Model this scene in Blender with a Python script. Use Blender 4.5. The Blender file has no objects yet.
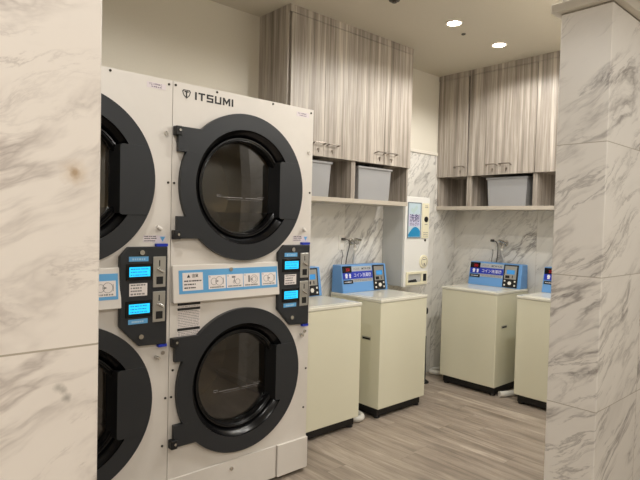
import bpy, bmesh, math, random
from mathutils import Vector, Matrix
random.seed(4)
SC = bpy.context.scene
COL = SC.collection
PI = math.pi

# ------------------------------------------------------------------ helpers
def lin(c):
    return tuple((x/255/12.92 if x/255 <= .04045 else ((x/255+.055)/1.055)**2.4) for x in c) + (1,)

def mat(name, rgb, rough=.5, metal=0, coat=0, emit=None, estr=1, spec=.5):
    m = bpy.data.materials.new(name); m.use_nodes = True
    b = m.node_tree.nodes['Principled BSDF']
    b.inputs['Base Color'].default_value = lin(rgb)
    b.inputs['Roughness'].default_value = rough
    b.inputs['Metallic'].default_value = metal
    b.inputs['Coat Weight'].default_value = coat
    b.inputs['Specular IOR Level'].default_value = spec
    if emit:
        b.inputs['Emission Color'].default_value = lin(emit)
        b.inputs['Emission Strength'].default_value = estr
    return m

class NT:
    """small node-building helper"""
    def __init__(s, m):
        s.t = m.node_tree; s.N = s.t.nodes; s.L = s.t.links; s.b = s.N['Principled BSDF']
    def n(s, kind, **kw):
        x = s.N.new(kind)
        for k, v in kw.items(): setattr(x, k, v)
        return x
    def put(s, inp, v):
        if isinstance(v, bpy.types.NodeSocket): s.L.new(v, inp)
        elif v is not None: inp.default_value = v
    def math(s, op, a, b=None, c=None):
        x = s.n('ShaderNodeMath', operation=op)
        s.put(x.inputs[0], a); s.put(x.inputs[1], b)
        if c is not None: s.put(x.inputs[2], c)
        return x.outputs[0]
    def xyz(s, x, y, z):
        c = s.n('ShaderNodeCombineXYZ')
        for i, v in enumerate((x, y, z)): s.put(c.inputs[i], v)
        return c.outputs[0]
    def vadd(s, a, b):
        x = s.n('ShaderNodeVectorMath', operation='ADD'); s.put(x.inputs[0], a); s.put(x.inputs[1], b); return x.outputs[0]
    def noise(s, vec, scale, detail=4, rough=.5, dist=0):
        x = s.n('ShaderNodeTexNoise'); s.put(x.inputs['Vector'], vec)
        x.inputs['Scale'].default_value = scale; x.inputs['Detail'].default_value = detail
        x.inputs['Roughness'].default_value = rough; x.inputs['Distortion'].default_value = dist
        return x.outputs['Fac']
    def white(s, vec):
        x = s.n('ShaderNodeTexWhiteNoise'); s.put(x.inputs['Vector'], vec); return x.outputs
    def ramp(s, f, stops):
        x = s.n('ShaderNodeValToRGB'); s.put(x.inputs['Fac'], f)
        e = x.color_ramp.elements
        while len(e) < len(stops): e.new(.5)
        for i, (p, c) in enumerate(stops):
            e[i].position = p; e[i].color = c if len(c) == 4 else lin(c)
        return x.outputs['Color']
    def rng(s, f, a, b, c, d):
        x = s.n('ShaderNodeMapRange'); s.put(x.inputs['Value'], f)
        for i, v in zip(('From Min', 'From Max', 'To Min', 'To Max'), (a, b, c, d)): x.inputs[i].default_value = v
        return x.outputs['Result']
    def mix(s, f, a, b, blend='MIX'):
        x = s.n('ShaderNodeMix', data_type='RGBA', blend_type=blend)
        s.put(x.inputs['Factor'], f); s.put(x.inputs['A'], a); s.put(x.inputs['B'], b)
        return x.outputs['Result']
    def pos(s):
        g = s.n('ShaderNodeNewGeometry'); q = s.n('ShaderNodeSeparateXYZ'); s.L.new(g.outputs['Position'], q.inputs[0])
        return q.outputs[0], q.outputs[1], q.outputs[2]

def marble(name, base=(236, 229, 218), vein=(150, 143, 138), tile_w=1.2, off=0.0, seed=0.0, theta=38, dens=1.0, stains=(), soft=1.0, aniso=1.0, cloudy=1.0, tile_h=.6, joint=1.0):
    m = mat(name, base, .38); q = NT(m)
    x, y, z = q.pos()
    h = q.math('ADD', q.math('ADD', x, y), off)
    iz = q.math('FLOOR', q.math('DIVIDE', z, tile_h)); ih = q.math('FLOOR', q.math('DIVIDE', h, tile_w))
    w = q.white(q.xyz(ih, iz, seed))[1]
    sc = q.n('ShaderNodeVectorMath', operation='SCALE'); q.put(sc.inputs[0], w); sc.inputs['Scale'].default_value = 9
    c, s_ = math.cos(math.radians(theta)), math.sin(math.radians(theta))
    al = q.math('ADD', q.math('MULTIPLY', h, c), q.math('MULTIPLY', z, s_))
    ac = q.math('SUBTRACT', q.math('MULTIPLY', z, c), q.math('MULTIPLY', h, s_))
    wx = q.math('MULTIPLY', q.math('SUBTRACT', q.noise(q.vadd(q.xyz(al, ac, 1.0), sc.outputs[0]), 3.2, 3, .5), .5), .13)
    acw = q.math('ADD', ac, wx)
    v0 = q.vadd(q.xyz(q.math('MULTIPLY', al, .7*aniso), q.math('MULTIPLY', acw, 1.9), 0.0), sc.outputs[0])
    v1 = q.vadd(q.xyz(q.math('MULTIPLY', al, 1.2*aniso), q.math('MULTIPLY', acw, 3.6), 3.0), sc.outputs[0])
    n1 = q.noise(v0, 1.9, 6, .6, .35)
    r1 = q.math('ABSOLUTE', q.math('SUBTRACT', n1, .5))
    veins = q.math('POWER', q.rng(r1, 0, .042*dens, 1, 0), 1.6)
    gate = q.rng(q.noise(v0, 2.6, 4, .55, .2), .45, .62, 0, 1)
    n2 = q.noise(v1, 2.6, 7, .64, .4)
    fine = q.math('POWER', q.rng(q.math('ABSOLUTE', q.math('SUBTRACT', n2, .5)), 0, .034*dens, 1, 0), 1.5)
    gate2 = q.rng(q.noise(v1, 1.7, 3, .5, .2), .46, .6, 0, .75)
    cloud = q.math('MULTIPLY', q.rng(q.noise(v0, 1.5, 5, .6, .3), .5, .78, 0, .42), cloudy)
    tot = q.math('ADD', q.math('MULTIPLY', veins, gate), q.math('MULTIPLY', fine, gate2))
    tot = q.math('MULTIPLY', q.math('ADD', q.math('MULTIPLY', tot, .9), cloud), soft)
    cl = q.n('ShaderNodeClamp'); q.put(cl.inputs[0], tot)
    colr = q.mix(cl.outputs[0], lin(base), lin(vein))
    # tile joints
    fz = q.math('PINGPONG', z, tile_h/2); fh = q.math('PINGPONG', h, tile_w/2)
    jz = q.math('LESS_THAN', fz, .0016); jh = q.math('LESS_THAN', fh, .0016)
    j = q.math('MAXIMUM', jz, jh)
    colr = q.mix(q.math('MULTIPLY', j, joint), colr, lin((176, 166, 150)))
    for (sx, sy, sz, rad, rgb, amt) in stains:
        d = q.n('ShaderNodeVectorMath', operation='DISTANCE')
        wob = q.math('MULTIPLY', q.math('SUBTRACT', q.noise(q.xyz(x, y, z), 60, 4, .6), .5), rad*1.4)
        q.put(d.inputs[0], q.xyz(x, y, z)); d.inputs[1].default_value = (sx, sy, sz)
        f = q.rng(q.math('ADD', d.outputs['Value'], wob), rad*.25, rad*1.25, amt, 0)
        colr = q.mix(f, colr, lin(rgb))
    q.L.new(colr, q.b.inputs['Base Color'])
    return m

def laminate(name):
    m = mat(name, (180, 168, 152), .42); q = NT(m)
    x, y, z = q.pos()
    h = q.math('ADD', x, y)
    wob = q.math('MULTIPLY', q.noise(q.xyz(q.math('MULTIPLY', h, 2.0), q.math('MULTIPLY', z, .9), 0.0), 2, 2), .012)
    hh = q.math('ADD', h, wob)
    zz = q.math('MULTIPLY', z, .022)
    a = q.noise(q.xyz(hh, zz, 0.0), 20, 2, .5)
    b = q.noise(q.xyz(hh, zz, 4.0), 60, 4, .7)
    c = q.noise(q.xyz(hh, q.math('MULTIPLY', z, .012), 9.0), 210, 3, .7)
    f = q.math('ADD', q.math('MULTIPLY', a, .9), q.math('MULTIPLY', b, .75))
    f = q.math('ADD', f, q.math('MULTIPLY', c, .62))
    f = q.rng(f, .86, 1.40, 0, 1)
    colr = q.ramp(f, [(.0, (112, 104, 95)), (.3, (144, 135, 125)), (.5, (160, 151, 141)), (.72, (182, 173, 162)), (1, (208, 200, 190))])
    q.L.new(colr, q.b.inputs['Base Color'])
    return m

def plank_floor(name):
    m = mat(name, (150, 135, 120), .38); q = NT(m)
    x, y, z = q.pos()
    row = q.math('FLOOR', q.math('DIVIDE', y, .15))
    shift = q.math('MULTIPLY', q.white(q.xyz(row, 3.0, 0.0))[0], 1.2)
    xs = q.math('DIVIDE', q.math('ADD', x, shift), 1.2)
    cell = q.math('FLOOR', xs)
    rnd = q.white(q.xyz(row, cell, 7.0))
    sc = q.n('ShaderNodeVectorMath', operation='SCALE'); q.put(sc.inputs[0], rnd[1]); sc.inputs['Scale'].default_value = 7
    v = q.vadd(q.xyz(q.math('MULTIPLY', x, .9), q.math('MULTIPLY', y, 9.0), 0.0), sc.outputs[0])
    g = q.noise(v, 2.0, 6, .6, .6)
    g2 = q.noise(q.vadd(q.xyz(q.math('MULTIPLY', x, 3.0), q.math('MULTIPLY', y, 70.0), 0.0), sc.outputs[0]), 2.0, 3, .6)
    f = q.math('ADD', q.math('MULTIPLY', g, 1.0), q.math('MULTIPLY', g2, .3))
    f = q.math('ADD', f, q.math('MULTIPLY', rnd[0], .12))
    f = q.rng(f, .42, 1.0, 0, 1)
    colr = q.ramp(f, [(0, (112, 101, 90)), (.4, (150, 137, 124)), (.65, (168, 155, 141)), (1, (198, 186, 171))])
    jy = q.math('LESS_THAN', q.math('FRACT', q.math('DIVIDE', y, .15)), .012)
    jx = q.math('LESS_THAN', q.math('FRACT', xs), .0015)
    colr = q.mix(q.math('MULTIPLY', q.math('MAXIMUM', jy, jx), .55), colr, lin((92, 82, 72)))
    q.L.new(colr, q.b.inputs['Base Color'])
    q.L.new(q.rng(g, .2, .8, .32, .46), q.b.inputs['Roughness'])
    return m

def speckle(name, rgb, amt=.03, scale=60, rough=.6):
    m = mat(name, rgb, rough); q = NT(m)
    x, y, z = q.pos()
    f = q.noise(q.xyz(x, y, z), scale, 3, .6)
    k = q.rng(f, .3, .7, 1-amt, 1+amt)
    g = q.n('ShaderNodeHueSaturation'); g.inputs['Color'].default_value = lin(rgb); q.put(g.inputs['Value'], k)
    q.L.new(g.outputs[0], q.b.inputs['Base Color'])
    return m

def glass_mat(name):
    m = bpy.data.materials.new(name); m.use_nodes = True
    t = m.node_tree; t.nodes.clear()
    o = t.nodes.new('ShaderNodeOutputMaterial'); mx = t.nodes.new('ShaderNodeMixShader')
    tr = t.nodes.new('ShaderNodeBsdfTransparent'); gl = t.nodes.new('ShaderNodeBsdfGlossy'); fr = t.nodes.new('ShaderNodeFresnel')
    tr.inputs[0].default_value = (.42, .41, .39, 1)
    gl.inputs['Roughness'].default_value = .03; gl.inputs['Color'].default_value = (.9, .9, .9, 1)
    fr.inputs['IOR'].default_value = 1.95
    t.links.new(fr.outputs[0], mx.inputs[0]); t.links.new(tr.outputs[0], mx.inputs[1]); t.links.new(gl.outputs[0], mx.inputs[2])
    t.links.new(mx.outputs[0], o.inputs[0])
    return m

M = dict(
    enamel=speckle('dryer_enamel', (222, 216, 208), .01, 20, .34),
    charcoal=mat('charcoal_plastic', (43, 45, 48), .36, spec=.4),
    black=mat('black_gloss', (9, 9, 11), .24, spec=.4),
    matte=mat('black_matte', (15, 15, 16), .5),
    glass=glass_mat('door_glass'),
    steel=mat('drum_steel', (190, 176, 150), .32, 1),
    chrome=mat('chrome', (205, 203, 198), .18, 1),
    handle=mat('handle_metal', (150, 142, 134), .3, 1),
    silver=mat('brushed_silver', (186, 184, 178), .34, .75),
    screw=mat('dark_screw', (70, 66, 60), .4, .8),
    sky=mat('sticker_blue', (98, 166, 216), .4),
    paleblue=mat('print_pale_blue', (170, 205, 228), .4),
    paper=mat('sticker_white', (232, 224, 220), .5),
    lilac=mat('tag_lilac', (222, 212, 214), .5),
    ink=mat('ink_black', (34, 32, 34), .5),
    greyink=mat('ink_grey', (128, 124, 122), .5),
    violet=mat('ink_violet', (112, 96, 116), .5),
    lcd=mat('lcd_cyan', (20, 120, 170), .25, emit=(40, 205, 255), estr=1.1),
    lcdink=mat('lcd_dark', (12, 90, 140), .4, emit=(20, 140, 200), estr=.5),
    tape=mat('blue_tape', (24, 52, 176), .4),
    cream=mat('washer_cream', (229, 226, 203), .26),
    lid=mat('washer_lid', (229, 226, 212), .2, coat=.3),
    blue=mat('console_blue', (106, 158, 216), .4),
    navy=mat('stripe_blue', (28, 52, 176), .4),
    panel=mat('panel_silver', (178, 182, 186), .4),
    led=mat('led_red', (120, 8, 14), .4, emit=(230, 20, 40), estr=.4),
    screen=mat('screen_blue', (60, 140, 205), .3, emit=(60, 140, 205), estr=.25),
    white=mat('white_print', (235, 235, 238), .5),
    laminate=laminate('wood_laminate'),
    edge=mat('edge_band', (190, 181, 167), .45),
    bin=mat('bin_grey', (156, 156, 157), .45),
    vend=mat('vending_white', (236, 235, 230), .35),
    vendside=mat('vending_grey', (190, 190, 186), .4),
    ivory=mat('ivory_plastic', (236, 230, 202), .4),
    poster=mat('poster_pale', (196, 216, 226), .35),
    postermist=mat('poster_mist', (190, 212, 212), .35),
    lavender=mat('poster_lavender', (206, 204, 226), .35),
    frame=mat('frame_slate', (112, 124, 136), .4),
    wave=mat('poster_wave', (34, 142, 196), .35),
    indigo=mat('poster_ink', (36, 34, 104), .4),
    hose=mat('hose_white', (226, 224, 216), .4),
    cord=mat('cord_grey', (72, 68, 64), .5),
    clear=mat('hose_clear', (196, 192, 184), .3),
    plate=mat('outlet_plate', (236, 232, 224), .4),
    paint=speckle('wall_paint', (222, 216, 202), .012, 90, .7),
    ceil=speckle('ceiling_paint', (203, 196, 180), .012, 70, .8),
    trim=mat('trim_paint', (226, 220, 208), .5),
    floor=plank_floor('plank_floor'),
    lamp=mat('lamp_glow', (255, 250, 240), .5, emit=(255, 244, 226), estr=30),
    mwall=marble('marble_wall', (232, 229, 222), (150, 146, 141), tile_w=1.2, off=.35, seed=1.0, theta=46, tile_h=2.4, joint=.5, aniso=.8),
    mpil=marble('marble_pillar', (240, 235, 228), (160, 153, 148), tile_w=1.2, off=.62, seed=5.0, theta=33, aniso=.75, cloudy=.8, dens=1.15),
    mnear=marble('marble_near', (234, 226, 218), (166, 154, 148), tile_w=1.2, off=-.1, seed=12.0, theta=26, soft=.7, aniso=1.25, cloudy=.6,
                 stains=((2.187, .4665, 1.486, .008, (140, 108, 74), .8), (2.187, .4665, 1.486, .022, (196, 170, 138), .45), (2.187, .444, 1.136, .008, (150, 144, 136), .6), (2.187, .452, 1.130, .007, (150, 144, 136), .6), (2.187, .457, 1.117, .008, (138, 132, 126), .65))),
)

class F:
    """a plane to build on: origin, right, up; normal = right x up"""
    def __init__(s, o, r, u):
        s.o = Vector(o); s.r = Vector(r).normalized(); s.u = Vector(u).normalized(); s.n = s.r.cross(s.u)
    def p(s, a, b, c=0): return s.o + s.r*a + s.u*b + s.n*c

class MB:
    def __init__(s): s.bm = bmesh.new()
    def poly(s, pts):
        vs = [s.bm.verts.new(p) for p in pts]; return s.bm.faces.new(vs)
    def hull8(s, P):
        v = [s.bm.verts.new(p) for p in P]
        for f in ((0,3,2,1), (4,5,6,7), (0,1,5,4), (1,2,6,5), (2,3,7,6), (3,0,4,7)): s.bm.faces.new([v[i] for i in f])
    def box(s, a, b):
        x0, y0, z0 = a; x1, y1, z1 = b
        s.hull8([(x0,y0,z0), (x1,y0,z0), (x1,y1,z0), (x0,y1,z0), (x0,y0,z1), (x1,y0,z1), (x1,y1,z1), (x0,y1,z1)]); return s
    def fbox(s, f, u0, v0, u1, v1, n0, n1):
        s.hull8([f.p(u0,v0,n0), f.p(u1,v0,n0), f.p(u1,v1,n0), f.p(u0,v1,n0), f.p(u0,v0,n1), f.p(u1,v0,n1), f.p(u1,v1,n1), f.p(u0,v1,n1)]); return s
    def prism(s, f, pts, n0, n1):
        a = [s.bm.verts.new(f.p(u, v, n0)) for u, v in pts]; b = [s.bm.verts.new(f.p(u, v, n1)) for u, v in pts]
        s.bm.faces.new(a[::-1]); s.bm.faces.new(b); k = len(pts)
        for i in range(k): s.bm.faces.new((a[i], a[(i+1) % k], b[(i+1) % k], b[i]))
        return s
    def loft(s, f, pa, na, pb, nb):
        a = [s.bm.verts.new(f.p(u, v, na)) for u, v in pa]; b = [s.bm.verts.new(f.p(u, v, nb)) for u, v in pb]
        s.bm.faces.new(a[::-1]); s.bm.faces.new(b); k = len(pa)
        for i in range(k): s.bm.faces.new((a[i], a[(i+1) % k], b[(i+1) % k], b[i]))
        return s
    def ringprism(s, f, outer, inner, n0, n1):
        """plate between two closed outlines of equal count"""
        k = len(outer)
        A = [s.bm.verts.new(f.p(u, v, n0)) for u, v in outer]; B = [s.bm.verts.new(f.p(u, v, n1)) for u, v in outer]
        Cc = [s.bm.verts.new(f.p(u, v, n0)) for u, v in inner]; D = [s.bm.verts.new(f.p(u, v, n1)) for u, v in inner]
        for i in range(k):
            j = (i+1) % k
            for q in ((A[i], A[j], B[j], B[i]), (B[i], B[j], D[j], D[i]), (D[i], D[j], Cc[j], Cc[i]), (Cc[i], Cc[j], A[j], A[i])): s.bm.faces.new(q)
        return s
    def lathe(s, f, cu, cv, prof, seg=64, close=False):
        """prof: list of (radius, n); revolved about the frame normal through (cu, cv)"""
        rings = []
        for r, n in prof:
            if r < 1e-6: rings.append([s.bm.verts.new(f.p(cu, cv, n))])
            else: rings.append([s.bm.verts.new(f.p(cu+r*math.cos(2*PI*i/seg), cv+r*math.sin(2*PI*i/seg), n)) for i in range(seg)])
        prs = list(zip(rings, rings[1:])) + ([(rings[-1], rings[0])] if close else [])
        for a, b in prs:
            for i in range(seg):
                j = (i+1) % seg
                if len(a) == 1 and len(b) == 1: continue
                if len(a) == 1: s.bm.faces.new((a[0], b[i], b[j]))
                elif len(b) == 1: s.bm.faces.new((a[i], a[j], b[0]))
                else: s.bm.faces.new((a[i], a[j], b[j], b[i]))
        return s
    def disc(s, f, cu, cv, r, n0, n1, seg=20):
        return s.lathe(f, cu, cv, [(0, n0), (r, n0), (r, n1), (0, n1)], seg)
    def tube(s, pts, r, seg=10, smooth=4):
        P = [Vector(p) for p in pts]
        if smooth and len(P) > 2:
            Q = []
            for i in range(len(P)-1):
                a = P[max(i-1, 0)]; b = P[i]; c = P[i+1]; d = P[min(i+2, len(P)-1)]
                for k in range(smooth):
                    t = k/smooth
                    Q.append(.5*((2*b) + (c-a)*t + (2*a-5*b+4*c-d)*t*t + (3*b-a-3*c+d)*t**3))
            Q.append(P[-1]); P = Q
        up = Vector((.13, .31, .94)); rings = []
        for i, p in enumerate(P):
            d = (P[min(i+1, len(P)-1)] - P[max(i-1, 0)]).normalized()
            if abs(d.dot(up)) > .95: up = Vector((.9, .2, .1))
            a = d.cross(up).normalized(); b = d.cross(a)
            up = -b if b.dot(up) < 0 else b
            b = d.cross(a)
            rings.append([s.bm.verts.new(p + r*(a*math.cos(2*PI*k/seg) + b*math.sin(2*PI*k/seg))) for k in range(seg)])
        for A, B in zip(rings, rings[1:]):
            for k in range(seg): s.bm.faces.new((A[k], A[(k+1) % seg], B[(k+1) % seg], B[k]))
        s.bm.faces.new(rings[0][::-1]); s.bm.faces.new(rings[-1]); return s
    def build(s, name, material, parent=None, bevel=0, seg=2, angle=32):
        bmesh.ops.recalc_face_normals(s.bm, faces=s.bm.faces)
        me = bpy.data.meshes.new(name); s.bm.to_mesh(me); s.bm.free()
        for m in (material if isinstance(material, (list, tuple)) else [material]): me.materials.append(m)
        me.shade_smooth(); me.set_sharp_from_angle(angle=math.radians(angle))
        o = bpy.data.objects.new(name, me); COL.objects.link(o)
        if parent: o.parent = parent
        if bevel:
            b = o.modifiers.new('bevel', 'BEVEL'); b.width = bevel; b.segments = seg; b.limit_method = 'ANGLE'; b.angle_limit = math.radians(35)
            b.harden_normals = True
        return o

def text(s, f, u, v, size, material, parent, name='lettering', xs=1.0, align='LEFT', n=.0006, bold=0.0):
    """writing laid on the frame's plane as a thin mesh"""
    cu = bpy.data.curves.new(name, 'FONT'); cu.body = s; cu.size = size; cu.align_x = align; cu.extrude = .00025; cu.offset = bold
    t = bpy.data.objects.new('tmp_text', cu); COL.objects.link(t)
    bpy.context.view_layer.update()
    me = bpy.data.meshes.new_from_object(t.evaluated_get(bpy.context.evaluated_depsgraph_get()))
    bpy.data.objects.remove(t); bpy.data.curves.remove(cu)
    for vert in me.vertices:
        x, y, z = vert.co; vert.co = f.p(u+x*xs, v+y, n+z)
    me.name = name; me.materials.clear(); me.materials.append(material)
    o = bpy.data.objects.new(name, me); COL.objects.link(o); o.parent = parent
    return o

def tag(o, label, cat, group=None):
    o['label'] = label; o['category'] = cat
    if group: o['group'] = group
    return o
def root(name, label, cat, loc=(0, 0, 0), rz=0, group=None):
    o = bpy.data.objects.new(name, None); COL.objects.link(o); o.location = loc; o.rotation_euler = (0, 0, rz)
    o.empty_display_size = .1
    return tag(o, label, cat, group)
def copy_tree(o, parent=None):
    c = o.copy(); COL.objects.link(c); c.parent = parent
    for ch in list(o.children): copy_tree(ch, c)
    return c
def struct(name, mb, m, bevel=0, parent=None):
    o = mb.build(name, m, parent, bevel)
    if not parent: o['kind'] = 'structure'
    return o

# ------------------------------------------------------------------ setting
H = 2.823           # ceiling
DEP = 4.80          # back wall
PX0, PX1 = 1.962, 2.187   # partition between laundry and corridor
YL, YR = .509, 2.682      # opening
XO, YN, YE = 5.2, -2.2, 6.0
struct('floor', MB().box((-.15, YN-.15, -.1), (XO+.15, YE+.15, 0)), M['floor'])
struct('ceiling', MB().box((-.15, YN-.15, H), (XO+.15, YE+.15, H+.1)), M['ceil'])
DADO = 2.08
def two_tone(name, a, b, mm, parent=None):
    """tiled below the dado, painted above: one wall each"""
    w = struct(name, MB().box(a, (b[0], b[1], DADO)), mm)
    MB().box((a[0], a[1], DADO), b).build('upper_wall', M['paint'], w)
    return w
two_tone('wall_left', (-.12, YN, 0), (0, DEP+.12, H), M['mwall'])
two_tone('wall_back', (0, DEP, 0), (PX0, DEP+.12, H), M['mwall'])
struct('trim_left', MB().box((0, 2.2, DADO-.006), (.012, DEP, DADO+.022)), M['trim'], .004)
struct('trim_back', MB().box((.012, DEP-.012, DADO-.006), (PX0, DEP, DADO+.022)), M['trim'], .004)
def partition(name, y0, y1, mm):
    w = struct(name, MB().box((PX0, y0, 0), (PX1, y1, 2.405)), mm, .005)
    MB().box((PX0, y0, 2.405), (PX1, y1, H)).build('upper_wall', M['paint'], w)
    return w
partition('wall_right', YR, DEP+.12, M['mpil'])
partition('wall_near', YN, YL, M['mnear'])
struct('trim_1', MB().box((PX0-.034, YR-.034, 2.405), (PX1+.034, DEP, 2.447)), M['trim'], .004)
struct('trim_2', MB().box((PX0-.034, YN, 2.405), (PX1+.034, YL+.034, 2.447)), M['trim'], .004)
struct('wall_outer', MB().box((XO, YN, 0), (XO+.12, YE, H)), M['paint'])
struct('wall_south', MB().box((-.12, YN-.12, 0), (XO+.12, YN, H)), M['paint'])
struct('wall_north', MB().box((PX1, YE, 0), (XO, YE+.12, H)), M['paint'])
struct('wall_side', MB().box((PX0, DEP+.12, 0), (PX1, YE, H)), M['paint'])

# ------------------------------------------------------------------ stacked dryers
DW = .853
FX = .814           # plane of the front panels
def panel_with_hole(mb, f, u0, v0, u1, v1, cu, cv, r, n, seg=64):
    inner, outer = [], []
    for i in range(seg):
        a = 2*PI*(i+.5)/seg; c, s = math.cos(a), math.sin(a)
        inner.append(mb.bm.verts.new(f.p(cu+r*c, cv+r*s, n)))
        tu = ((u1-cu) if c > 0 else (u0-cu))/c if abs(c) > 1e-9 else 1e9
        tv = ((v1-cv) if s > 0 else (v0-cv))/s if abs(s) > 1e-9 else 1e9
        t = min(tu, tv); outer.append((cu+t*c, cv+t*s, mb.bm.verts.new(f.p(cu+t*c, cv+t*s, n))))
    corners = {k: mb.bm.verts.new(f.p(*k, n)) for k in ((u0, v0), (u0, v1), (u1, v0), (u1, v1))}
    for i in range(seg):
        j = (i+1) % seg; a, b = outer[i], outer[j]
        vs = [inner[j], inner[i], a[2]]
        on = lambda q: ('u', round(q[0], 5)) if min(abs(q[0]-u0), abs(q[0]-u1)) < 1e-6 else ('v', round(q[1], 5))
        if on(a) != on(b):
            k = (u0 if min(abs(a[0]-u0), abs(b[0]-u0)) < 1e-6 else u1, v0 if min(abs(a[1]-v0), abs(b[1]-v0)) < 1e-6 else v1)
            vs.append(corners[k])
        vs.append(b[2]); mb.bm.faces.new(vs)

def textbars(mb, f, u0, u1, rows, h, n0, n1, rnd):
    """lines of print too small to read: broken strokes"""
    for v in rows:
        u = u0
        while u < u1-.003:
            w = rnd.uniform(.004, .011); w = min(w, u1-u)
            mb.fbox(f, u, v, u+w, v+h, n0, n1); u += w + rnd.choice((.0015, .0022, .004))

def make_dryer(loc, label):
    R = root('stacked_dryer', label, 'tumble dryer', loc, group='stacked tumble dryers')
    rnd = random.Random(11)
    f = F((FX, 0, 0), (0, 1, 0), (0, 0, 1))
    A, B = .0015, DW-.0015
    mid, CU = 1.10, .397                    # height between the two drums, centre line of the doors
    CZ = (1.579, .606)
    mb = MB()
    panel_with_hole(mb, f, A, mid, B, 2.041, CU, CZ[0], .276, 0)
    panel_with_hole(mb, f, A, .02, B, mid, CU, CZ[1], .276, 0)
    for a, b, c, d in (((.02, A, .02), (FX, A, .02), (FX, A, 2.041), (.02, A, 2.041)), ((.02, B, .02), (.02, B, 2.041), (FX, B, 2.041), (FX, B, .02)),
                       ((.02, A, 2.041), (FX, A, 2.041), (FX, B, 2.041), (.02, B, 2.041)), ((.02, A, .02), (.02, A, 2.041), (.02, B, 2.041), (.02, B, .02)),
                       ((.02, A, .02), (.02, B, .02), (FX, B, .02), (FX, A, .02))):
        mb.poly((a, b, c, d))
    bmesh.ops.remove_doubles(mb.bm, verts=mb.bm.verts, dist=1e-5)
    mb.build('body', M['enamel'], R)
    # plinth panels along the floor
    MB().fbox(f, A, .022, .632, .198, .0005, .010).build('base_panel', M['enamel'], R, .004)
    MB().fbox(f, .637, .022, B, .197, .0005, .018).build('base_panel', M['enamel'], R, .004)
    MB().box((.05, .02, 0), (FX-.03, DW-.02, .02)).build('foot', M['matte'], R)
    MB().disc(f, .345, .155, .010, .010, .017, 14).build('bolt', M['chrome'], R)
    for cz in CZ:
        up = cz > 1
        # drum behind the glass
        d = MB().lathe(f, CU, cz, [(.30, -.62), (.30, -.10), (.262, -.10), (.262, -.06)], 72)
        d.lathe(f, CU, cz, [(.30, -.62), (.12, -.63), (.10, -.60), (0, -.60)], 72)
        d.build('drum', M['steel'], R, angle=20)
        for k in range(3):
            a = PI*(.5+2*k/3); c, s = math.cos(a), math.sin(a)
            P = [(CU+c*.298-s*.03, cz+s*.298+c*.03), (CU+c*.298+s*.03, cz+s*.298-c*.03), (CU+c*.235, cz+s*.235)]
            MB().prism(f, P, -.60, -.14).build('drum_lifter', M['steel'], R, .006)
        # door plate: a disc with two hinge ears, round hole with the grip filling its free side
        N = 96; Ro, Ri = .3660, .287
        outer, inner = [], []
        EAR = -.3775
        for i in range(N):
            c, q_ = math.cos(2*PI*i/N), math.sin(2*PI*i/N)
            outer.append((CU+Ro*c, cz+Ro*q_)); inner.append((CU+Ri*c, cz+Ri*q_))
        dm = MB().ringprism(f, outer, inner, .004, .026)
        for lo, hi in ((.145, .258), (-.255, -.152)):
            ulo, uhi = (-.272, -.19) if lo > 0 else (-.19, -.268)
            dm.prism(f, [(CU+EAR, cz+lo), (CU+ulo, cz+lo), (CU+uhi, cz+hi), (CU+EAR, cz+hi)], .004, .0264)
        D = dm.build('door', M['charcoal'], R, angle=25)
        fun = MB().lathe(f, CU, cz, [(.2868, .0250), (.283, .016), (.268, .004), (.260, -.006), (.256, -.020), (.2545, -.050), (.2615, -.050), (.268, -.002)], 96)
        fun.build('door_funnel', M['black'], D, angle=50)
        rim = MB().lathe(f, CU, cz, [(.2545, -.018), (.250, -.008), (.243, -.007), (.240, -.011), (.236, -.010), (.229, -.018), (.2275, -.030), (.2275, -.058), (.2545, -.058)], 96, True)
        rim.build('window_rim', M['black'], D, angle=40)
        g = MB().lathe(f, CU, cz, [(.2278, -.047), (.16, -.042), (.08, -.039), (0, -.038)], 72)
        g.build('window_glass', M['glass'], D, angle=60)
        # printed line on the glass
        pr = MB(); sl = .0 if up else -.02; zz = cz-.052 if up else cz-.062
        q = F(f.p(CU-.118, zz, -.0015), (0, 1, .02 if up else .055), (0, 0, 1))
        q = F(f.p(CU-.130, zz, -.037), (0, 1, 0), (0, 0, 1))
        pr.fbox(q, .03, .0, .145, .0035, 0, .0006); pr.fbox(q, .165, .0, .275, .0035, 0, .0006)
        textbars(pr, q, -.004, .022, (.001, .010), .004, 0, .0006, rnd)
        textbars(pr, q, .05, .26, (-.010,), .0022, 0, .0006, rnd)
        textbars(pr, q, .238, .286, (.009,), .003, 0, .0006, rnd)
        pr.build('printed_line', M['greyink'], D)
        # grip: the cup one pulls, straight inner edge
        G = .207
        P = [(CU+G+.012, cz-.152), (CU+G+.0035, cz-.1485), (CU+G, cz-.140), (CU+G, cz+.137), (CU+G+.0035, cz+.1455), (CU+G+.012, cz+.149)]
        a0, a1 = math.asin(.149/.3645), -math.asin(.152/.3645)
        for k in range(13):
            a = a0 + (a1-a0)*k/12; P.append((CU+.3645*math.cos(a), cz+.3645*math.sin(a)))
        MB().prism(f, P, .0255, .0285).build('grip', M['charcoal'], D, .001)
        def well(u, z_, rr):
            a0 = math.asin(z_/rr)
            return [(CU+u, cz-z_), (CU+u, cz+z_)] + [(CU+rr*math.cos(a0-2*a0*k/8), cz+rr*math.sin(a0-2*a0*k/8)) for k in range(9)]
        MB().loft(f, well(.188, .146, .2605), -.052, well(G+.0006, .1455, .2868), .0258).build('grip_well', M['matte'], D)
        for v in (.237, -.238):
            h = MB().fbox(f, .002, cz+v-.021, .034, cz+v+.021, .0, .036)
            h.build('hinge', M['matte'], D, .004)
            MB().disc(f, .021, cz+v+.002, .006, .036, .040, 14).build('hinge_bolt', M['chrome'], D)
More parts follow.
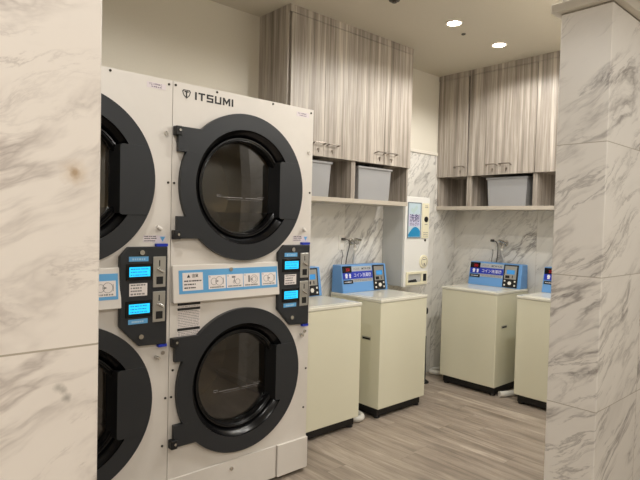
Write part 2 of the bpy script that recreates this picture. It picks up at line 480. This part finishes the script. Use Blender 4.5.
    # middle control strip
    cp = MB()
    cp.hull8([f.p(.004, 1.028, .001), f.p(.618, 1.028, .001), f.p(.618, 1.200, .001), f.p(.004, 1.200, .001),
              f.p(.004, 1.024, .030), f.p(.618, 1.024, .030), f.p(.618, 1.200, .014), f.p(.004, 1.200, .014)])
    C = cp.build('instruction_strip', M['enamel'], R, .005)
    s = F(f.p(0, 1.024, .030), (0, 1, 0), (-.016, 0, .176))
    MB().fbox(s, .034, .042, .604, .152, .0, .0012).build('blue_sticker', M['sky'], C)
    MB().fbox(s, .052, .056, .158, .140, .0012, .0020).build('notice_sticker', M['paper'], C)
    t = MB(); t.prism(s, [(.074, .117), (.092, .117), (.083, .132)], .002, .0026)
    textbars(t, s, .060, .150, (.098,), .006, .002, .0026, rnd); textbars(t, s, .060, .118, (.082, .066), .006, .002, .0026, rnd)
    t.build('notice_print', M['ink'], C)
    text('注意', s, .100, .1185, .017, M['ink'], C, 'notice_heading', n=.0022, bold=.0004)
    MB().disc(s, .316, .147, .010, .001, .006, 16).build('lock_screw', M['chrome'], C)
    pic = [(.188, .284), (.290, .386), (.390, .489), (.502, .594)]
    for i, (a, b) in enumerate(pic):
        MB().fbox(s, a, .056, b, .122, .0012, .0020).build('pictogram_sticker', M['paper'], C); ln = MB()
        m_ = (a+b)/2
        def ring(cu, cv, r, w=.0018): ln.lathe(s, cu, cv, [(r, .002), (r, .0026), (r-w, .0026), (r-w, .002)], 24, True)
        if i in (0, 3):
            ring(m_-.018, .092, .017); ring(m_+.012, .093, .022); ln.fbox(s, m_-.006, .090, m_+.006, .096, .002, .0028); ln.fbox(s, m_+.034, .078, m_+.036, .108, .002, .0026)
        elif i == 1:
            ln.fbox(s, m_-.018, .104, m_+.002, .113, .002, .0026); ring(m_+.016, .085, .014); ln.fbox(s, m_-.006, .082, m_-.002, .102, .002, .0026); ring(m_-.004, .084, .008)
        else:
            ln.fbox(s, m_-.022, .078, m_-.012, .112, .002, .0026); ring(m_+.014, .092, .022); ring(m_+.014, .092, .013); ln.prism(s, [(m_-.008, .092), (m_+.004, .100), (m_+.004, .084)], .002, .0026)
        textbars(ln, s, a+.008, b-.012, (.061,), .006, .002, .0026, rnd)
        ln.fbox(s, a+.006, .112, a+.010, .118, .002, .0026)
        ln.build('pictogram_print', M['greyink'], C)
    # coin unit
    P = [(.647, 1.288), (.829, 1.288), (.829, .845), (.700, .850), (.612, .943), (.610, 1.247)]
    U = MB().prism(f, P, .0005, .024).build('coin_unit', M['charcoal'], R, .004)
    k = F(f.p(0, 0, .024), (0, 1, 0), (0, 0, 1))
    MB().fbox(f, .776, 1.2885, .830, 1.301, .0005, .022).build('blue_film', M['tape'], U)
    MB().fbox(f, .792, .832, .832, .8445, .0005, .022).build('blue_film', M['tape'], U)
    for v in (1.224, .950):
        lb = MB().fbox(k, .649, v, .737, v+.0215, 0, .001).build('blue_label', M['sky'], U)
        tb = MB(); textbars(tb, k, .664, .722, (v+.006,), .008, .001, .0014, rnd); tb.build('label_print', M['paleblue'], U)
    for z0 in (1.158, .996):
        MB().fbox(k, .636, z0-.016, .756, z0+.056, 0, .004).build('screen_bezel', M['black'], U, .003)
        MB().fbox(k, .650, z0, .744, z0+.042, .004, .005).build('screen', M['lcd'], U)
        tb = MB(); textbars(tb, k, .656, .735, (z0+.005, z0+.018, z0+.031), .0045, .005, .0053, rnd); tb.build('screen_print', M['lcdink'], U)
    MB().fbox(k, .652, 1.073, .733, 1.128, 0, .001).build('notice_sticker', M['paper'], U)
    tb = MB(); textbars(tb, k, .658, .726, (1.118,), .006, .001, .0014, rnd); textbars(tb, k, .658, .712, (1.105, 1.092), .006, .001, .0014, rnd); textbars(tb, k, .658, .726, (1.078,), .007, .001, .0014, rnd)
    tb.build('notice_print', M['greyink'], U)
    for z0 in (1.106, .950):
        S = MB().fbox(k, .758, z0, .818, z0+.138, 0, .005).build('coin_plate', M['silver'], U, .003)
        MB().fbox(k, .785, z0+.095, .790, z0+.122, .005, .0056).build('coin_slot', M['matte'], U)
        MB().tube([k.p(.776, z0+.085, .010), k.p(.803, z0+.068, .013)], .006, 10, 0).build('return_lever', M['chrome'], U)
        MB().fbox(k, .773, z0+.014, .805, z0+.048, .005, .0062).build('coin_return', M['matte'], U, .002)
    for (u, v) in ((.706, 1.263), (.706, .892)):
        MB().disc(k, u, v, .011, 0, .008, 16).build('bolt', M['chrome'], U)
    # stickers on the front
    MB().fbox(f, .729, 1.991, .818, 2.016, .0004, .0010).build('model_tag', M['lilac'], R)
    text('TG-109MKC', f, .738, 2.0045, .0118, M['violet'], R, 'model_lettering', n=.0012)
    tb = MB(); textbars(tb, f, .750, .800, (1.996,), .004, .001, .0014, rnd); tb.build('model_print', M['violet'], R)
    MB().fbox(f, .722, 1.306, .828, 1.338, .0004, .0010).build('asset_sticker', M['lilac'], R)
    tb = MB(); textbars(tb, f, .727, .784, (1.331, 1.322, 1.311), .004, .001, .0014, rnd); tb.build('asset_print', M['ink'], R)
    MB().prism(f, [(.800, 1.332), (.826, 1.332), (.813, 1.309)], .001, .0014).build('blue_triangle', M['sky'], R)
    MB().fbox(f, .040, .826, .158, 1.022, .0004, .0010).build('warning_sheet', M['paper'], R)
    tb = MB()
    for v in (1.008, .985, .889): MB().fbox(f, .040, v, .158, v+.012, .001, .0014).build('warning_bar', M['ink'], R)
    for rows in ([.978-.0078*i for i in range(11)], [.882-.0078*i for i in range(7)], [1.001]):
        tb = MB(); textbars(tb, f, .044, .154, rows, .0028, .001, .0014, rnd); tb.build('warning_print', M['greyink'], R)
    # screws and the little peg by the upper door
    for (u, v) in ((.013, 2.024), (.230, 2.030), (.568, 2.029), (.833, 2.021), (.012, 1.578), (.836, 1.578), (.838, .586), (.014, .585), (.826, .365), (.014, .37), (-.0+.02, .71)):
        MB().disc(f, u, v, .0055, 0, .003, 12).build('screw', M['screw'], R)
    for (u, v) in ((.822, 1.800), (.822, .800)):
        MB().disc(f, u, v, .009, 0, .006, 14).build('latch_stud', M['chrome'], R)
    for v in (1.369, .782):
        MB().tube([f.p(.800, v-.004, .014), f.p(.778, v+.008, .016)], .008, 12, 0).disc(f, .797, v-.003, .006, 0, .014, 10).build('hook_peg', M['enamel'] if v > 1 else M['chrome'], R)
    return R

dryer = make_dryer((0, 1.324, 0), 'white stacked tumble dryer with a black shield mark and lettering across its top')
d2 = copy_tree(dryer); d2.location = (0, 1.324-DW, 0)
d2['label'] = 'white stacked tumble dryer without lettering, half cut off by the near marble pillar'
# the maker's mark, only on the right-hand dryer
fd = F((FX, 0, 0), (0, 1, 0), (0, 0, 1))
z0, z1, hgt = 1.974, 2.010, .036
mb = MB()
def bar(u0, v0, u1, v1): mb.fbox(fd, u0, z0+v0*hgt, u1, z0+v1*hgt, .0004, .0012)
u = .112
def glyph(ch, u, w):
    t, h = .009, .24
    if ch == 'I': bar(u, 0, u+t, 1); return t
    if ch == 'T': bar(u, .8, u+w, 1); bar(u+w/2-t/2, 0, u+w/2+t/2, .8); return w
    if ch == 'S':
        bar(u, .8, u+w, 1); bar(u, .4, u+w, .6); bar(u, 0, u+w, .2); bar(u, .6, u+t, .8); bar(u+w-t, .2, u+w, .4); return w
    if ch == 'U': bar(u, .2, u+t, 1); bar(u+w-t, .2, u+w, 1); bar(u, 0, u+w, .2); return w
    if ch == 'M':
        bar(u, 0, u+t, 1); bar(u+w-t, 0, u+w, 1)
        for a, b in ((u+t, u+w/2), (u+w-t, u+w/2)):
            s_ = 1 if b > a else -1
            mb.prism(fd, [(a, z1), (a, z1-.014), (b-s_*.0, z0+.004), (b, z0+.019)][::s_], .0004, .0012)
        return w
for ch, w in zip('ITSUMI', (.009, .036, .036, .036, .042, .009)):
    u += glyph(ch, u, w) + .0085
for v in mb.bm.verts: v.co.y += 0
mb.build('wordmark', M['ink'], dryer)
mb = MB()
cy, cz = .068, 1.993
sh = [(-.022, .011), (-.016, .019), (.016, .019), (.022, .011), (.015, -.008), (0, -.021), (-.015, -.008)]
sh2 = [(a*.78, b*.78+.0005) for a, b in sh]
mb.ringprism(fd, [(cy+a, cz+b) for a, b in sh], [(cy+a, cz+b) for a, b in sh2], .0004, .0012)
mb.fbox(fd, cy-.003, cz-.014, cy+.003, cz+.013, .0004, .0012); mb.fbox(fd, cy-.010, cz+.008, cy+.010, cz+.013, .0004, .0012)
mb.build('shield_mark', M['ink'], dryer)

# ------------------------------------------------------------------ washers
WG = 'top loading coin washers'
def make_washer():
    R = root('washing_machine', 'w', 'washing machine', group=WG)
    W, Dp, Zb, Zt = .273, .533, .075, .847      # local: X width, front at -Y, back at 0
    MB().box((-W+.003, -Dp+.004, Zb), (W-.003, 0, Zt)).build('body', M['cream'], R, .006)
    L = MB().box((-W, -Dp, Zt), (W, 0, .871)).build('top_cover', M['lid'], R, .006)
    MB().box((-W+.035, -Dp+.03, .871), (W-.035, -.19, .8745)).build('lid', M['lid'], L, .0025)
    MB().box((-W+.02, -Dp+.035, .014), (W-.02, -.02, Zb)).build('base', M['matte'], R, .004)
    for sx in (-1, 1):
        for y in (-Dp+.055, -.055):
            f0 = F((sx*(W-.045), y, 0), (1, 0, 0), (0, 1, 0))
            MB().lathe(f0, 0, 0, [(0, 0), (.024, 0), (.024, .012), (.016, .024), (0, .024)], 16).build('foot', M['matte'], R)
        fs = F((sx*(W-.003), -Dp/2, 0), (0, sx, 0), (0, 0, 1))
        h = MB().fbox(fs, -sx*.13-.042, .563, -sx*.13+.042, .587, -.0005, .0025).build('side_handle', M['silver'], R, .002)
        MB().fbox(fs, -sx*.13-.036, .567, -sx*.13+.036, .579, .0025, .0030).build('handle_recess', M['matte'], h)
    # blue coin console at the back of the top, front leaning back
    c = MB(); x0, x1 = -.262, .262
    c.hull8([(x0, -.133, .871), (x1, -.133, .871), (x1, -.002, .871), (x0, -.002, .871), (x0+.004, -.098, 1.084), (x1-.004, -.098, 1.084), (x1-.004, -.002, 1.084), (x0+.004, -.002, 1.084)])
    C = c.build('console', M['blue'], R, .005)
    s = F((-.262, -.133, .871), (1, 0, 0), (0, .035, .213))   # console face: u 0..0.524, v 0..0.216
    MB().fbox(s, .100, .080, .345, .204, 0, .002).build('name_panel', M['panel'], C)
    MB().fbox(s, .012, .106, .348, .164, .002, .0026).build('blue_stripe', M['navy'], C)
    MB().fbox(s, .010, .156, .112, .208, .002, .0034).build('price_display', M['black'], C, .002)
    text('200', s, .046, .168, .034, M['led'], C, 'red_digits', xs=.85, n=.0036)
    MB().fbox(s, .014, .070, .118, .098, .002, .0034).build('price_label', M['matte'], C)
    tb = MB(); rnd = random.Random(3); textbars(tb, s, .026, .100, (.080,), .007, .0034, .0038, rnd); tb.build('price_print', M['white'], C)
    for (u, r_) in ((.050, .014), (.090, .011)):
        MB().prism(s, [(u+r_*math.cos(a*PI/12), .137+r_*math.sin(a*PI/12)) for a in range(-3, 16)] + [(u-.8*r_, .114), (u+.8*r_, .114)], .0026, .0032).build('coin_symbol', M['white'], C)
    text('コイン洗濯機', s, .128, .122, .034, M['white'], C, 'stripe_lettering', xs=1.0, n=.0028, bold=.0002)
    text('AQUA', s, .132, .176, .024, M['greyink'], C, 'maker_lettering', n=.0022)
    text('MCW-C50', s, .226, .176, .023, M['ink'], C, 'model_lettering', n=.0022, bold=.0003)
    tb = MB(); textbars(tb, s, .128, .335, (.085, .095), .006, .002, .0024, rnd); tb.build('panel_print', M['greyink'], C)
    # coin unit
    U = MB().fbox(s, .352, .006, .492, .208, 0, .007).build('coin_unit', M['matte'], C, .004)
    MB().fbox(s, .366, .080, .478, .197, .007, .009).build('coin_face', M['silver'], C, .003)
    MB().fbox(s, .386, .124, .462, .162, .009, .0105).build('coin_screen', M['screen'], C)
    MB().fbox(s, .376, .088, .416, .112, .009, .0102).build('coin_return', M['matte'], C)
    MB().fbox(s, .440, .090, .447, .114, .009, .0102).build('coin_slot', M['matte'], C)
    for (u, v) in ((.374, .062), (.374, .026), (.470, .062), (.470, .026)): MB().fbox(s, u-.007, v-.007, u+.007, v+.007, .007, .0095).build('button', M['plate'], C)
    MB().disc(s, .422, .044, .016, .007, .012, 18).build('round_button', M['plate'], C)
    return R
washer = make_washer()
w_spots = [('cream washing machine beside the stacked dryer, its blue console mostly hidden', (.035, 2.606), PI/2),
           ('cream washing machine under the grey bins, just left of the detergent dispenser', (.035, 3.3465), PI/2),
           ('cream washing machine standing alone in the far corner against the back wall', (.542, 4.757), 0),
           ('cream washing machine half hidden behind the right marble pillar', (1.255, 4.757), 0)]
for i, (lb, (x, y), rz) in enumerate(w_spots):
    o = washer if i == 0 else copy_tree(washer)
    o.location = (x, y, 0); o.rotation_euler.z = rz; o['label'] = lb

# ------------------------------------------------------------------ wall cabinets
def handle_parts(f, u, door):
    """bow handle and key lock on a door face, f on the door's front"""
    z = 1.957
    h = MB().tube([f.p(u-.048, z-.008, 0), f.p(u-.048, z-.004, .024), f.p(u-.044, z, .030), f.p(u+.044, z, .030), f.p(u+.048, z-.004, .024), f.p(u+.048, z-.008, 0)], .0044, 8, 3)
    h.build('handle', M['handle'], door)
    k = MB().disc(f, u+.006, 1.916, .0085, 0, .007, 14).fbox(f, u+.0035, 1.893, u+.0085, 1.912, .002, .006)
    k.build('lock', M['handle'], door)
def cabinet(label, f, u0, u1, doors, depth=.335):
    """f: origin on the wall plane at floor, right along the wall, normal into the room"""
    o = f.p((u0+u1)/2, 0, 0)
    R = root('wall_cabinet', label, 'cabinet', tuple(o), group='wood laminate wall cabinets')
    g = F(f.p(0, 0, 0) - o, f.r, f.u)
    b = .318; t = .020
    cs = MB()
    cs.fbox(g, u0, 1.563, u0+t, H, 0, b).fbox(g, u1-t, 1.563, u1, H, 0, b)
    cs.fbox(g, u0+t, 1.870, u1-t, 1.890, 0, b).fbox(g, u0+t, 2.760, u1-t, H, 0, b-.02)
    cs.fbox(g, u0+t, 1.563, u1-t, H, 0, .012)
    cs.build('carcass', M['laminate'], R, .0012)
    MB().fbox(g, u0, 2.776, u1, H, b, .338).build('top_filler', M['laminate'], R, .001)
    MB().fbox(g, u0, 1.562, u1, 1.594, .012, b+.006).build('shelf_board', M['edge'], R, .0015)
    for (a, c, hu) in doors:
        d = MB().fbox(g, a+.0007, 1.868, c-.0007, 2.773, b+.001, .338).build('door', M['laminate'], R, .0015)
        handle_parts(F(g.p(0, 0, .338), g.r, g.u), hu, d)
    return R
fl = F((0, 0, 0), (0, 1, 0), (0, 0, 1))                 # left wall, normal +x
cabinet('left half of the long laminate cabinet on the left wall, right above the dryer', fl, 2.372, 3.007, [(2.388, 2.692, 2.636), (2.692, 3.008, 2.768)])
cabinet('right half of the long laminate cabinet on the left wall, nearest the detergent dispenser', fl, 3.008, 3.640, [(3.008, 3.322, 3.262), (3.322, 3.641, 3.398)])
fb = F((0, DEP, 0), (1, 0, 0), (0, 0, 1))               # back wall, normal -y
cabinet('narrow single-door laminate cabinet in the corner on the back wall', fb, .002, .345, [(.005, .329, .259)])
cabinet('two-door laminate cabinet on the back wall with a grey bin in its open shelf', fb, .346, .974, [(.329+.017, .655, .584), (.655, .972, .716)])
cabinet('laminate cabinet on the back wall partly behind the right marble pillar', fb, .975, 1.600, [(.975, 1.288, 1.22), (1.288, 1.598, 1.36)])

# grey storage bins on the open shelves
def bin_(label, loc, rz, w, d, h):
    R = root('storage_bin', label, 'bin', loc, rz, 'grey bins on the open shelves')
    tb = .93
    def rect(a, b, z): return [(-a, -b, z), (a, -b, z), (a, b, z), (-a, b, z)]
    mb = MB()
    def ringq(A, B):
        for i in range(4): mb.bm.faces.new((A[i], A[(i+1) % 4], B[(i+1) % 4], B[i]))
    V = lambda pts: [mb.bm.verts.new(p) for p in pts]
    a0, a1, a2, a3 = V(rect(w/2*tb, d/2*tb, 0)), V(rect(w/2, d/2, h)), V(rect(w/2-.006, d/2-.006, h)), V(rect(w/2*tb-.006, d/2*tb-.006, .006))
    mb.bm.faces.new(a0[::-1]); ringq(a0, a1); ringq(a1, a2); ringq(a2, a3); mb.bm.faces.new(a3)
    mb.build('tub', M['bin'], R, .006)
    mb = MB()
    q0 = rect(w/2+.008, d/2+.008, h-.012); q1 = rect(w/2-.001, d/2-.001, h-.012)
    A, B = V(q0), V([(x, y, h+.004) for x, y, z in q0]); C, D = V([(x, y, h+.004) for x, y, z in q1]), V(q1)
    ringq(A, B); ringq(B, C); ringq(C, D); ringq(D, A)
    mb.build('rim', M['bin'], R, .003)
    return R
bin_('grey storage bin on the shelf directly beside the dryer, partly hidden by it', (.170, 2.626, 1.595), PI/2, .36, .25, .244)
bin_('grey storage bin on the left wall shelf, nearest the detergent dispenser', (.175, 3.268, 1.595), PI/2, .368, .25, .244)
bin_('grey storage bin in the open shelf of the back wall', (.705, DEP-.175, 1.595), 0, .375, .235, .248)

# ------------------------------------------------------------------ detergent dispenser on the left wall
V0, V1, VX = 3.712, 4.038, .250
R = root('detergent_dispenser', 'white wall-mounted detergent vending box with a blue poster between the cabinets', 'vending machine', (0, (V0+V1)/2, .883))
oy = (V0+V1)/2; zb = .883
MB().box((.002, V0-oy, .890-zb), (VX-.03, V1-oy, 1.645-zb)).build('case', M['vendside'], R, .004)
MB().box((VX-.029, V0-oy-.002, .886-zb), (VX, V1-oy+.002, 1.650-zb)).build('front_door', M['vend'], R, .006)
fv = F((VX, .072-oy, -zb), (0, 1, 0), (0, 0, 1))
PN = MB().fbox(fv, 3.670, 1.306, 3.836, 1.596, .0, .004).build('poster', M['poster'], R, .002)
MB().ringprism(fv, [(3.664, 1.300), (3.842, 1.300), (3.842, 1.602), (3.664, 1.602)], [(3.671, 1.307), (3.835, 1.307), (3.835, 1.595), (3.671, 1.595)], .0, .006).build('poster_frame', M['frame'], PN)
P = [(3.674, 1.311), (3.831, 1.311), (3.831, 1.362)] + [(3.831-.157*t, 1.362+.024*math.sin(t*PI)*1.5-.036*t*t+.005) for t in (.15, .3, .45, .6, .75, .9, 1)]
MB().prism(fv, P, .004, .0046).build('poster_wave', M['wave'], PN)
MB().fbox(fv, 3.674, 1.40, 3.831, 1.50, .004, .0043).build('poster_band', M['lavender'], PN)
MB().prism(fv, [(3.70, 1.53), (3.74, 1.508), (3.80, 1.56), (3.78, 1.58), (3.735, 1.545), (3.715, 1.56)], .004, .0046).build('poster_leaf', M['postermist'], PN)
text('洗剤', fv, 3.753, 1.444, .071, M['indigo'], PN, 'poster_lettering', xs=.95, align='CENTER', n=.005, bold=.0004)
text('せんざい', fv, 3.753, 1.408, .032, M['indigo'], PN, 'poster_small_lettering', align='CENTER', n=.005)
K = MB().fbox(fv, 3.858, 1.300, 3.952, 1.600, .0, .007).build('coin_panel', M['ivory'], R, .003)
MB().disc(fv, 3.908, 1.462, .024, .007, .013, 20).build('coin_knob', M['matte'], K)
tb = MB(); rnd = random.Random(8)
textbars(tb, fv, 3.892, 3.932, (1.575, 1.562, 1.415), .006, .007, .0075, rnd); textbars(tb, fv, 3.876, 3.94, (1.345, 1.33, 1.315), .005, .007, .0075, rnd); tb.build('panel_print', M['greyink'], K)
MB().disc(fv, 3.910, 1.283, .011, 0, .005, 14).build('key_lock', M['screw'], R)
dl = MB().lathe(fv, 3.897, 1.097, [(0, 0), (.058, 0), (.058, .006), (.046, .010), (0, .010)], 32).build('round_badge', M['ivory'], R)
tb = MB().lathe(fv, 3.897, 1.097, [(.040, .010), (.040, .0108), (.036, .0108), (.036, .010)], 28, True)
tb.fbox(fv, 3.877, 1.112, 3.917, 1.118, .010, .0108).fbox(fv, 3.892, 1.067, 3.907, 1.084, .010, .0108); tb.build('badge_print', M['greyink'], dl)
T2 = MB().ringprism(fv, [(3.662, .902), (3.944, .902), (3.944, 1.014), (3.662, 1.014)], [(3.684, .924), (3.862, .924), (3.862, .994), (3.684, .994)], .0, .012)
T2.build('tray_surround', M['ivory'], R, .003)
MB().fbox(fv, 3.684, .924, 3.862, .994, .0, .002).build('tray_back', M['vendside'], R)
MB().prism(fv, [(3.686, .925), (3.815, .925), (3.79, .950), (3.688, .942)], .002, .007).build('tray_flap', M['matte'], R)
MB().fbox(fv, 3.884, .930, 3.928, .992, .012, .0135).build('change_cup', M['matte'], R, .002)

# ------------------------------------------------------------------ plumbing and cords
def services(f, u_plug, u_tap, plate, names, loc_z=1.25):
    """outlet, cord, tap and supply hose on the wall plane f"""
    lb_o, lb_c, lb_t, lb_h = names
    z = 1.258
    o = MB().fbox(f, u_plug-.030, z-.062, u_plug+.030, z+.060, 0, .007).build('wall_outlet', M['plate'], None, .003); tag(o, lb_o, 'outlet', 'wall outlets over the washers')
    MB().fbox(f, u_plug-.012, z+.012, u_plug+.012, z+.042, .007, .009).fbox(f, u_plug-.012, z-.042, u_plug+.012, z-.012, .007, .009).build('socket', M['vend'], o)
    MB().tube([f.p(u_plug, z-.058, .005), f.p(u_plug+.008, z-.10, .012), f.p(u_plug-.004, z-.17, .012), f.p(u_plug+.004, z-.30, .012)], .0022, 6).build('earth_wire', M['cord'], o)
    r = root('power_cord', lb_c, 'cord', tuple(f.p(u_plug, z+.024, .0095)), group='power cords over the washers')
    q = F(f.p(0, 0, 0) - f.p(u_plug, z+.024, .0095), f.r, f.u)
    MB().fbox(q, u_plug-.012, z+.014, u_plug+.018, z+.036, .0095, .034).build('plug', M['cord'], r, .003)
    sg = 1 if u_tap > u_plug else -1
    MB().tube([q.p(u_plug+.012, z+.022, .03), q.p(u_plug+.046, z+.018, .036), q.p(u_plug+.066, z-.02, .030), q.p(u_plug+.058, z-.10, .016), q.p(u_plug+.046, z-.20, .010), q.p(u_plug+.050, z-.30, .010)], .0038, 8).build('cable', M['cord'], r)
    t = root('wall_tap', lb_t, 'tap', tuple(f.p(u_tap, z+.004, 0)), group='wall taps over the washers')
    q = F(f.p(0, 0, 0) - f.p(u_tap, z+.004, 0), f.r, f.u)
    zt = z+.004
    MB().lathe(q, u_tap, zt, [(0, .0005), (.030, .0005), (.028, .010), (.015, .014), (.015, .058), (.020, .062), (.020, .080), (0, .080)], 20).build('flange', M['chrome'], t)
    MB().tube([q.p(u_tap, zt, .050), q.p(u_tap-.004, zt-.03, .054), q.p(u_tap-.006, zt-.052, .056)], .0125, 12, 3).build('spout', M['chrome'], t)
    MB().tube([q.p(u_tap, zt, .068), q.p(u_tap+.004, zt+.022, .072)], .008, 10, 0).tube([q.p(u_tap-.026, zt+.026, .072), q.p(u_tap+.036, zt+.014, .078)], .010, 10, 0).build('tap_lever', M['chrome'], t)
    h = MB().tube([f.p(u_tap-.006, zt-.050, .056), f.p(u_tap-.006, zt-.10, .050), f.p(u_tap+.006, zt-.19, .024), f.p(u_tap+.006, zt-.30, .018)], .0085, 10).build('supply_hose', M['clear'])
    tag(h, lb_h, 'hose', 'supply hoses over the washers')
    MB().tube([f.p(u_tap-.006, zt-.048, .056), f.p(u_tap-.006, zt-.066, .0555)], .013, 12, 0).build('hose_collar', M['plate'], h)
services(fl, 3.214, 3.322, True, ('grey outlet plate left of the wall tap above the middle washer', 'dark power cord plugged in above the middle washer on the left wall',
         'chrome tap on the left wall beside the outlet', 'pale supply hose hanging from the left wall tap'))
services(F((0, DEP, 0), (1, 0, 0), (0, 0, 1)), .428, .556, True, ('pale outlet plate on the back wall above the corner washer', 'dark power cord curving down the back wall behind the blue console',
         'chrome tap on the back wall above the corner washer', 'pale supply hose hanging from the back wall tap'))
h = MB().tube([(.06, 2.995, .024), (.30, 3.005, .024), (.43, 3.020, .024), (.49, 2.985, .024), (.49, 2.935, .024), (.42, 2.912, .024), (.25, 2.920, .024)], .022, 14, 6).build('drain_hose', M['hose'])
tag(h, 'white drain hose looping out on the floor between the two left wall washers', 'hose', 'white drain hoses on the floor')
h = MB().tube([(.90, 4.72, .026), (.915, 4.55, .026), (.90, 4.42, .026), (.868, 4.33, .026), (.838, 4.275, .026)], .024, 14, 6).build('drain_hose', M['hose'])
tag(h, 'white drain hose end poking out between the corner washer and the pillar washer', 'hose', 'white drain hoses on the floor')
h = MB().tube([(.24, 4.63, .024), (.14, 4.62, .024), (.06, 4.57, .024), (.035, 4.47, .024), (.06, 4.39, .024), (.14, 4.41, .024), (.236, 4.47, .024)], .021, 14, 6).build('drain_hose', M['hose'])
tag(h, 'white drain hose curled on the floor in the far corner', 'hose', 'white drain hoses on the floor')
# slim black pole standing in the corner gap
R = root('standing_pole', 'slim black upright with a knob on top standing in the corner gap', 'pole', (.190, 4.108, 0))
q = F((0, 0, 0), (1, 0, 0), (0, 1, 0))
MB().lathe(q, 0, 0, [(0, 0), (.045, 0), (.045, .012), (.015, .03), (.013, .42), (0, .42)], 16).build('lower_pole', M['matte'], R)
MB().lathe(q, 0, 0, [(0, .42), (.010, .42), (.010, .63), (0, .63)], 14).build('grey_sleeve', M['clear'], R)
MB().lathe(q, 0, 0, [(0, .62), (.017, .62), (.021, .635), (.021, .662), (.015, .675), (0, .678)], 16).build('knob', M['matte'], R)

# ------------------------------------------------------------------ ceiling fittings and light
def lamp_at(x, y, power, label, spot=150, blend=.35):
    R = root('downlight', label, 'ceiling light', (x, y, H), group='recessed downlights')
    q = F((0, 0, 0), (1, 0, 0), (0, -1, 0))      # normal points down
    MB().lathe(q, 0, 0, [(.060, .0005), (.060, .006), (.050, .008), (.046, .003), (.046, .0005)], 32, True).build('trim_ring', M['trim'], R)
    MB().lathe(q, 0, 0, [(0, .0005), (.0455, .0005), (.040, .006), (.020, .010), (0, .011)], 28).build('lamp', M['lamp'], R)
    l = bpy.data.lights.new('downlight_light', 'SPOT'); l.energy = power; l.color = (1.0, .974, .93); l.shadow_soft_size = .045
    l.spot_size = math.radians(spot); l.spot_blend = blend
    o = bpy.data.objects.new('downlight_light', l); COL.objects.link(o); o.parent = R; o.location = (0, 0, -.02)
    return R
lamp_at(.893, 3.382, 18, 'lit recessed downlight nearer the left wall cabinet top')
lamp_at(.881, 4.004, 21, 'lit recessed downlight nearer the back wall cabinet')
for (x, y, p, lb) in ((1.80, 3.40, 46, 'recessed downlight over the aisle by the right pillar'), (1.80, 4.05, 32, 'recessed downlight over the washer behind the right pillar'),
                      (1.66, 2.76, 46, 'recessed downlight over the opening beside the right pillar'), (1.45, .85, 42, 'added unseen fill downlight over the aisle at the left dryer'),  # lamp at the left dryer is unseen, added to brighten the dryer fronts
                      (4.15, -1.0, 100, 'added unseen fill downlight at the near corridor end'), (4.15, .35, 78, 'added unseen fill downlight in the corridor over the near pillar'),  # corridor lamps are unseen, added to brighten the marble pillars evenly
                      (4.15, 1.7, 44, 'added unseen fill downlight in the corridor across from the dryers'), (3.9, 3.4, 70, 'added unseen fill downlight at the far corridor end')):
    lamp_at(x, y, p, lb, 168, .25)
q = F((.815, 3.616, H), (1, 0, 0), (0, -1, 0))
tag(MB().lathe(q, 0, 0, [(0, .0005), (.016, .0005), (.014, .008), (0, .009)], 16).build('ceiling_sensor', M['screw']), 'tiny dark round sensor in the ceiling between the two lit downlights', 'sensor')
q = F((.845, 2.80, H), (1, 0, 0), (0, -1, 0))
mb = MB().lathe(q, 0, 0, [(0, .0005), (.036, .0005), (.034, .005), (.014, .007), (.010, .014), (.016, .015), (.016, .017), (0, .017)], 20)
tag(mb.build('ceiling_sprinkler', M['screw']), 'dull metal sprinkler head hanging from the ceiling before the left wall cabinet', 'sprinkler')

w = bpy.data.worlds.new('world'); SC.world = w; w.use_nodes = True
w.node_tree.nodes['Background'].inputs[0].default_value = (1, .92, .8, 1)
w.node_tree.nodes['Background'].inputs[1].default_value = .05

# ------------------------------------------------------------------ camera (solved from the photograph)
yaw, pit, rol = (math.radians(a) for a in (47.91, -1.889, 1.422))
fw = Vector((-math.sin(yaw)*math.cos(pit), math.cos(yaw)*math.cos(pit), math.sin(pit)))
rt = Vector((math.cos(yaw), math.sin(yaw), 0)); up = rt.cross(fw)
r2 = rt*math.cos(rol) + up*math.sin(rol); u2 = up*math.cos(rol) - rt*math.sin(rol)
cam = bpy.data.cameras.new('camera'); co = bpy.data.objects.new('camera', cam); COL.objects.link(co)
m4 = Matrix((( r2.x, u2.x, -fw.x, 3.110), (r2.y, u2.y, -fw.y, .174), (r2.z, u2.z, -fw.z, 1.415), (0, 0, 0, 1)))
co.matrix_world = m4
cam.sensor_width = 36; cam.lens = 539.56/640*36; cam.clip_start = .02
SC.camera = co
SC.view_settings.view_transform = 'Standard'; SC.view_settings.look = 'None'; SC.view_settings.gamma = 1
SC.view_settings.use_curve_mapping = False
SC.view_settings.exposure = 0.0
SC.cycles.use_denoising = True
SC.cycles.max_bounces = 8
SC.cycles.sample_clamp_indirect = 4
